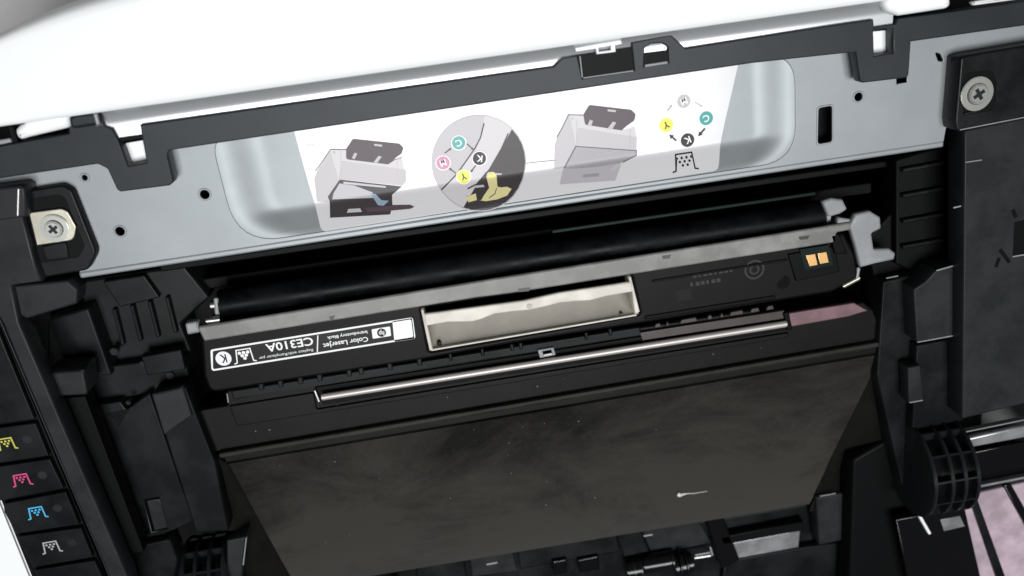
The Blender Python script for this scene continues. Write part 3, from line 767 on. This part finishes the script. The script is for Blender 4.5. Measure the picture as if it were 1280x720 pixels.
# product label
lb = [(263, 437), (516, 396.5), (519.5, 423), (264.5, 464)]
lmm = pts(lb, CZ+.05)
lab = decal('cartridge_label', 'ink_black', tc, [rounded(lmm, 1.2)], cz, .05)
lab['label'] = 'black label with white outline and lettering upside down'
def inset(poly, d):
    c = sum((Vector(p[:2]) for p in poly), Vector((0, 0)))/len(poly)
    return [Vector((p[0]+(d if p[0] < c.x else -d), p[1]+(d if p[1] < c.y else -d))) for p in poly]
decal('label_border', 'ink_white', lab, [rounded(lmm, 1.2), rounded(inset(lmm, .8), .7)], cz, .12)
decal('label_corner_block', 'ink_white', lab, [rounded(pts([(490.5, 401.5), (515, 397.5), (518, 423), (493, 427)], CZ), .5)], cz, .12)
K = lambda px, py: mm_per_px(px, py, CZ)
def ctext(s, c, w, h, bold=False, m='ink_white', lift=.2):
    k = K(*c); return lettering('lettering', s, m, lab, at(*c, CZ), w*k, h*k, cz, lift, bold)
k0 = K(280, 448)
decal('letter_disc', 'ink_white', lab, [circle2(at(279.5, 448, CZ), 10*k0, 30)], cz, .18)
ctext('K', (279.5, 448), 8, 12, True, 'ink_black', .25)
pc_ = at(305.5, 444.5, CZ)
tray_symbol('toner_symbol', 'ink_white', lab, lambda a, b: Vector((pc_.x+a*24*k0, pc_.y+b*19*k0)), 1.6*k0, cz, .18, dot=.085)
ctext('CE310A', (362, 430.5), 60, 11.5, True)
ctext('Replace with/Remplacer par', (357.5, 442), 69, 5)
pd = pts([(396.6, 419), (398, 419), (397.4, 440), (396, 440)], CZ)
decal('divider', 'ink_white', lab, [pd], cz, .18)
ctext('Color LaserJet', (432, 427), 57, 8.6, True)
ctext('Introductory Black', (434, 418), 51, 5.6, True)
decal('logo_box', 'ink_white', lab, [rounded(pts([(464.5, 411.5), (487.5, 407.8), (489, 419.6), (466, 423.3)], CZ), .5)], cz, .18)
lc = at(477, 415.6, CZ); kl = K(477, 416)
decal('logo_disc', 'ink_black', lab, [circle2(lc, 5.7*kl, 26)], cz, .24)
bmx = lettering('logo_letters', 'hp', 'ink_white', lab, lc, 6.6*kl, 8.4*kl, cz, .3, True, math.pi-.12)
# right end: ribbed step, square hole, embossed ring and writing, contact chip
pplate('square_hole', 'hole_black', body, [(845, 363), (863, 360), (865, 374), (847, 377)], CZ+.06, .1, 0)
p = at(943, 337, CZ)
decal('embossed_ring', 'ink_emboss', body, [circle2(p, 4.4, 26), circle2(p, 3.6, 26)], cz, .06)
decal('embossed_ring', 'ink_emboss', body, [circle2(p, 2.2, 20), circle2(p, 1.5, 20)], cz, .06)
for row, (cx_, cy_, n_) in enumerate(((892, 341, 8), (889, 352, 6))):
    for k in range(n_):
        x_ = cx_-26+k*6.6; y_ = cy_+4-k*1.04
        pbar('embossed_dash', 'ink_emboss', body, (x_, y_), (x_+(4.6, 3.2, 5.0)[(k+row) % 3], y_-.7), CZ+.12, 1.7, .3, 0)
pbar('body_ridge', 'cartridge_black', body, (806, 398), (970, 372), CZ+.8, 2.0, 3, .8)
pbar('body_ridge', 'cartridge_black', body, (815, 352), (985, 325), CZ+.6, 1.2, 2, .5)
for x, y in ((290, 461), (330, 455), (372, 449), (420, 441), (470, 433)):
    pass
chip = pplate('chip_holder', 'inner_black', tc, [(985, 318), (1040, 308), (1046, 318), (1050, 340), (995, 352)], CZ+.9, 3, .5, .5)
pplate('circuit_board', 'circuit_and_glint_green', chip, [(1000, 312), (1036, 306), (1042, 332), (1006, 338)], CZ+1.2, .8, .1)
pplate('gold_contact', 'gold_contact', chip, [(1007.5, 319.5), (1019, 317.5), (1022, 331), (1012, 333)], CZ+1.4, .4, .08)
pplate('gold_contact', 'gold_contact', chip, [(1022, 317), (1033, 315), (1036, 328), (1025, 330)], CZ+1.4, .4, .08)
pplate('end_tab', 'inner_black', tc, [(1038, 294), (1048, 292), (1052, 297), (1060, 318), (1044, 318)], CZ+2.5, 6, .6, .5)
pplate('end_tab', 'pale_bracket_and_glint', chip, [(992, 354), (1000, 352), (998, 358), (994, 359)], CZ-.5, 1, .2)
tube('body_knob', 'deck_black', body, at(978, 352, CZ-.5), at(978, 352, CZ+.6), 3.2, 20, bev=.4)

# ------------------------------------------------------------------ lower guide unit with rod, rack and flap (parts of the printer)
GZ = -26.0
unit = pplate('guide_unit', 'ledge_black', pr, [(244, 514), (284, 507), (283, 489), (400, 472), (640, 434), (940, 388), (985, 394), (1080, 378), (1092, 388), (1108, 425), (640, 504), (268, 566)], GZ, 18, .8, .6)
pbar('unit_glint', 'pale_bracket_and_glint', unit, (243.5, 513), (246.5, 526), GZ+.2, .5, 1, .2)  # pale ticks painted as highlights on the unit's edges
pbar('unit_glint', 'pale_bracket_and_glint', unit, (284, 492), (285.5, 503), GZ+.2, .5, 1, .2)
pplate('unit_step', 'ledge_black', unit, [(286, 508), (392, 491), (396, 512), (640, 472), (986, 416), (987, 422), (640, 479), (296, 533)], GZ+1.2, 3, .5, .5)
pplate('unit_step', 'deck_black', unit, [(288, 489), (520, 453), (640, 434), (800, 409), (803, 420), (668, 441), (640, 446), (400, 482), (292, 500)], GZ+1.8, 4, .6, .4)
pplate('rod_channel', 'inner_black', unit, [(394, 484), (700, 437), (984, 391), (988, 412), (700, 458), (404, 506)], GZ+1.0, 2, .3)
rod = tube('steel_rod', 'rod_steel', pr, at(402, 496.5, GZ+3.8), at(983, 404.5, GZ+3.8), 1.5, 20, bev=.3)
pbar('rod_clip', 'steel', rod, (393, 488), (399, 503), GZ+3.6, .9, 2, .3)
pbar('rod_clip', 'inner_black', rod, (983, 391), (988, 413), GZ+3.6, 2.4, 5, .6)
cl = pplate('clear_clip', 'pale_bracket_and_glint', pr, [(672, 438), (692, 434.5), (695, 444), (675, 448)], GZ+3.4, 2, .4, .4, [pts([(678, 439.5), (689, 437.5), (690.5, 442), (679.5, 444)], GZ+3.4)])
pbar('clip_edge', 'lint_white', cl, (680, 444.5), (690, 442.5), GZ+3.4, .8, .8, .2)
# toothed rack beside the rod
rack = pplate('toothed_rack', 'brown_plastic', pr, [(800, 416), (980, 388), (984, 394), (984, 398), (803, 426)], GZ+2.0, 3, .3)
for x0, wd in ((818, 9), (832, 5), (850, 22), (884, 7), (900, 5), (912, 18), (938, 12), (958, 10)):
    y0 = 413-(x0-800)*.157
    pplate('rack_tooth', 'brown_plastic', rack, [(x0, y0), (x0+wd, y0-wd*.157), (x0+wd-2, y0-5-wd*.157), (x0+2, y0-5)], GZ+2.6, 3, .3)
for x0 in (322, 346, 371, 395, 432, 447, 483, 520):
    y0 = 484-(x0-322)*.157
    pplate('guide_rib', 'deck_black', unit, [(x0, y0-6), (x0+7, y0-7), (x0+8, y0+4), (x0+2, y0+5)], GZ+3.2, 4, .5, .4)
for x0 in (560, 600, 637, 640+8, 730, 760):
    y0 = 447-(x0-560)*.157
    pplate('guide_rib', 'deck_black', unit, [(x0, y0-4), (x0+5, y0-5), (x0+6, y0+4), (x0+2, y0+5)], GZ+3.2, 4, .5, .4)
pplate('mauve_strip', 'mauve_plastic', pr, [(986, 392), (1068, 379), (1086, 389), (1060, 396), (987, 409)], GZ+1.6, 3, .5, .4)
# dusty flap: rounded ridge, main face, lower face past a crease
zr, zc, zb = -22.5, -46.0, -45.0
TL, TR = at(273, 571, zr), at(1108, 430, zr)
TL2, TR2 = at(286, 580, zr-2.5), at(1102, 443, zr-2.5)
CL, CR = at(348, 694, zc), at(1036, 578, zc)
BL, BR = at(372, 735, zb), at(1012, 630, zb)
def lerp(a, b, t): return a+(b-a)*t
faces = []
N = 14
for k in range(N):
    t0, t1 = k/N, (k+1)/N
    faces.append([lerp(TL2, TR2, t0), lerp(TL2, TR2, t1), lerp(CL, CR, t1), lerp(CL, CR, t0)])
    faces.append([lerp(CL, CR, t0), lerp(CL, CR, t1), lerp(BL, BR, t1), lerp(BL, BR, t0)])
flap = sheet('flap', 'flap_black', pr, faces, 2, 0)
flap['label'] = 'wide dusty black flap sloping down below the steel rod'
bar('flap_ridge', 'flap_black', flap, TL, TR, 2.6, 4, 1.0)
bar('flap_lip', 'ledge_black', flap, lerp(TL, TL2, .55)+Vector((0, 0, -.6)), lerp(TR, TR2, .55)+Vector((0, 0, -.6)), 3.2, 4, .6)
# side cheeks of the flap
sheet('flap_cheek', 'ledge_black', flap, [[at(246, 530, GZ+1), at(268, 570, GZ+1), at(300, 664, -32), at(285, 664, -28)], [at(268, 570, GZ+1), at(286, 580, zr-2.4), at(348, 694, zc+.5), at(300, 664, -32)], [at(300, 664, -32), at(348, 694, zc+.5), at(372, 740, zb+.5), at(310, 740, -45)]], 2, .3)
sheet('flap_cheek', 'ledge_black', flap, [[at(1102, 443, zr-2.4), at(1112, 430, GZ+1), at(1128, 540, -30), at(1036, 578, zc+.5)], [at(1036, 578, zc+.5), at(1128, 540, -30), at(1128, 640, -44), at(1012, 640, zb+.5)]], 2, .3)

# ---- feed rollers and guides past the lower edge of the flap
FZ = -52.0
feed = pplate('feed_beam', 'deck_black', pr, [(500, 708), (640, 688), (770, 668), (900, 648), (1010, 630), (1030, 750), (480, 790)], FZ, 20, 1, .6)
for poly, z, m in (([(768, 664), (800, 658), (812, 690), (780, 697)], FZ+5, 'deck_black'), ([(800, 660), (872, 646), (890, 680), (815, 694)], FZ+3, 'deck_grey'),
                   ([(880, 644), (902, 640), (925, 700), (902, 712)], FZ+6, 'gloss_black'), ([(585, 690), (640, 681), (648, 715), (590, 722)], FZ+3, 'deck_grey'),
                   ([(645, 682), (770, 662), (776, 690), (650, 712)], FZ+3.5, 'deck_black'), ([(690, 702), (708, 699), (710, 716), (692, 720)], FZ+6, 'gloss_black'),
                   ([(722, 700), (748, 695), (750, 712), (724, 716)], FZ+6, 'gloss_black'), ([(520, 704), (580, 692), (584, 722), (520, 730)], FZ+2, 'deck_black')):
    pplate('feed_block', m, feed, poly, z, 8, .8, .5)
for (a, b), r in ((((782, 712), (800, 709)), 6), (((803, 706), (838, 700)), 5), (((842, 706), (846, 705)), 8), (((850, 704), (854, 703)), 8), (((858, 703), (864, 702)), 6)):
    tube('feed_roller', 'gloss_black', feed, at(*a, FZ+7), at(*b, FZ+7), r, 24, bev=.6)
tube('feed_shaft', 'steel', feed, at(868, 697, FZ+8), at(888, 694, FZ+8), 1.0, 12, bev=.2)
for a, b, z in (((608, 706), (622, 703.5), FZ+3.8), ((802, 671), (816, 668.5), FZ+3.8), ((869, 694.5), (888, 691), FZ+9.2), ((888, 684), (891, 695), FZ+9.4)):  # first two bars are painted glints, last two an L-shaped clip
    pbar('feed_clip_glint', 'pale_bracket_and_glint', feed, a, b, z, .9, 1.4, .3)
for a, b, r in (((791, 710.6), (792.5, 710.3), 6.3), ((799, 709.2), (800.5, 709), 6.3), ((839, 700), (840.5, 699.7), 5.4), ((847, 705), (848, 704.9), 7.6), ((855.5, 703.4), (856.5, 703.2), 7.6)):
    tube('roller_ring', 'rim_black', feed, at(*a, FZ+7), at(*b, FZ+7), r, 28, bev=.15)
pplate('silver_strip', 'silver_panel', feed, [(905, 681), (985, 666), (1000, 664), (998, 684), (907, 701)], FZ+4, 2, .3)
pplate('strip_frame', 'inner_black', feed, [(900, 672), (1004, 652), (1006, 663), (904, 681)], FZ+6, 8, .6)
pplate('strip_frame', 'deck_black', feed, [(906, 702), (1000, 685), (1100, 672), (1110, 750), (900, 760)], FZ+5, 8, .6)
pplate('feed_post', 'deck_grey', pr, [(1020, 622), (1058, 616), (1062, 674), (1024, 682)], -42, 14, .8, .6)
pbar('post_glint', 'pale_bracket_and_glint', pr, (1025, 620.5), (1045, 617), -41.6, .5, .6, .2)  # edge highlight of the post, painted as a pale bar

# ---- hinge spools
def spool(label_, C, xs, r, web_n, dirx):
    """ribbed hinge wheel: thin rims on an axis along x, a core and cross webs"""
    x0, x1 = xs[0], xs[-1]
    bm = bmesh.new(); tube_bm(bm, (x0, C.y, C.z), (x1, C.y, C.z), r*.80, 40)
    core = link('hinge', bm_mesh('hinge', bm), 'gloss_black', pr)
    core['label'] = label_
    for x in xs:
        tube('rim', 'rim_black', core, (x-.8, C.y, C.z), (x+.8, C.y, C.z), r, 56, bev=.35)
    for k in range(web_n):
        a = k/web_n*2*math.pi+.3
        d = Vector((0, math.cos(a), math.sin(a)))
        A = Vector((x0, C.y, C.z))+d*r*.985; B = Vector((x1, C.y, C.z))+d*r*.985
        bm = bmesh.new(); n = Vector((0, -d.z, d.y))*.5
        q = [A+n, B+n, B-n, A-n]; q2 = [v-d*r*.25 for v in q]
        vs = [bm.verts.new(v) for v in q+q2]
        for f in ((0, 1, 2, 3), (4, 7, 6, 5), (0, 4, 5, 1), (1, 5, 6, 2), (2, 6, 7, 3), (3, 7, 4, 0)): bm.faces.new([vs[i] for i in f])
        bmesh.ops.recalc_face_normals(bm, faces=bm.faces)
        bmesh.ops.bevel(bm, geom=bm.edges, offset=.15, segments=2, affect='EDGES')
        link('web', bm_mesh('web', bm), 'rim_black', core)
    return core
hz = -16
hc = at(1163, 583, hz)
spool('ribbed black hinge wheel beside the pink panel', Vector((0, hc.y, -18)), [hc.x-9, hc.x-1, hc.x+5, hc.x+11], 23, 12, 1)
hy2 = at(255, 728, -30).y
spool('ribbed black hinge wheel near the symbol buttons', Vector((0, hy2, -34)), [at(q_, 695, -14).x for q_ in (212, 229, 248, 267)], 20, 12, -1)
pplate('hinge_arm', 'deck_grey', pr, [(283, 676), (308, 671), (300, 740), (284, 740)], -24, 10, .7, .5)
pbar('arm_glint', 'pale_bracket_and_glint', pr, (308, 672), (304, 706), -23.6, .5, .8, .2)  # pale bar painted as a highlight down the arm
# bits round the right hinge: bright rails and the pale panel behind
pplate('bright_rail', 'silver_panel', pr, [(1208, 549), (1340, 520), (1340, 536), (1212, 560)], -14, 5, .8)
pbar('rail_edge', 'pale_bracket_and_glint', pr, (1208, 540), (1300, 521), -11, .6, 3, .2)  # bright line on the rail edge, a highlight built as a pale bar
pplate('dark_plate', 'gloss_black', pr, [(1214, 566), (1340, 541), (1340, 585), (1222, 604)], -18, 5, .6)
pbar('rail_edge', 'silver_panel', pr, (1222, 609), (1330, 588), -14, 1.4, 3, .4)
pp = pplate('pale_panel', 'pink_panel', pr, [(1150, 640), (1216, 618), (1360, 588), (1390, 760), (1170, 770)], -26, 3, .6)
pplate('panel_bar', 'gloss_black', pp, [(1255, 607), (1264, 605), (1300, 668), (1290, 672)], -24, 3, .5)
pplate('panel_bar', 'gloss_black', pp, [(1120, 650), (1206, 634), (1228, 730), (1140, 745)], -23, 3, .5)
pbar('panel_bar_edge', 'white_plastic', pp, (1140, 628), (1163, 668), -20, 1.4, 3, .4)
pplate('panel_bar', 'deck_black', pp, [(1214, 628), (1222, 624), (1262, 735), (1250, 735)], -24.5, 2, .4)
pplate('panel_patch', 'silver_panel', pp, [(1176, 650), (1200, 645), (1206, 658), (1180, 664)], -22.6, .6, .1)
pplate('pivot_cover', 'inner_black', pr, [(1066, 575), (1126, 540), (1140, 625), (1172, 690), (1180, 760), (1060, 760)], -32, 20, 1.5, 2)

# ------------------------------------------------------------------ loose lint on the flap
def on_flap(px, py):
    n = (TR2-TL2).cross(CL-TL2).normalized()
    d = CAMX*((px-640)/FOC)+CAMY*(-(py-360)/FOC)-CAMZ
    t = (TL2-CAMP).dot(n)/d.dot(n)
    return CAMP+d*t, (n if n.z > 0 else -n)
def on_lower(px, py):
    n = (CR-CL).cross(BL-CL).normalized()
    d = CAMX*((px-640)/FOC)+CAMY*(-(py-360)/FOC)-CAMZ
    t = (CL-CAMP).dot(n)/d.dot(n)
    return CAMP+d*t, (n if n.z > 0 else -n)
bm = bmesh.new()
path = [(846, 616, 1.0), (849, 617.5, 1.1), (853, 617, .6), (860, 616.5, .22), (868, 616.5, .18), (876, 615, .16), (884, 614, .12)]
prev = None
for a, b in zip(path, path[1:]):
    A, n = on_lower(a[0], a[1]); B, _ = on_lower(b[0], b[1])
    tube_bm(bm, A+n*a[2]*.9, B+n*b[2]*.9, a[2], 8, b[2])
lint = link('lint_fibre', bm_mesh('lint_fibre', bm), 'lint_white', None)
lint['label'] = 'tiny white tadpole-shaped lint fibre lying on the dusty black flap'; lint['category'] = 'lint'

# loose toner dust and paper specks on the ledge and flap: too fine to count
bm = bmesh.new(); n_f = (TR2-TL2).cross(CL-TL2).normalized(); n_f = n_f if n_f.z > 0 else -n_f
for k in range(64):
    u_, v_ = random.random(), random.random()
    if k % 3 == 0:
        c_ = lerp(lerp(at(300, 520, GZ), at(1090, 400, GZ), u_), lerp(at(280, 556, GZ), at(1100, 424, GZ), u_), v_)+Vector((0, 0, 1.4 if v_ < .2 else .1))
    else:
        c_ = lerp(lerp(TL2, TR2, u_), lerp(CL, CR, u_), v_)+n_f*.06
    r_ = random.choice((.08, .10, .13, .16, .24))
    bmesh.ops.create_icosphere(bm, subdivisions=1, radius=r_, matrix=Matrix.Translation(c_) @ Matrix.Diagonal((random.uniform(.7, 1.8), random.uniform(.7, 1.4), .6, 1)))
du = link('dust_specks', bm_mesh('dust_specks', bm), 'dust_pale', flap); du['kind'] = 'stuff'
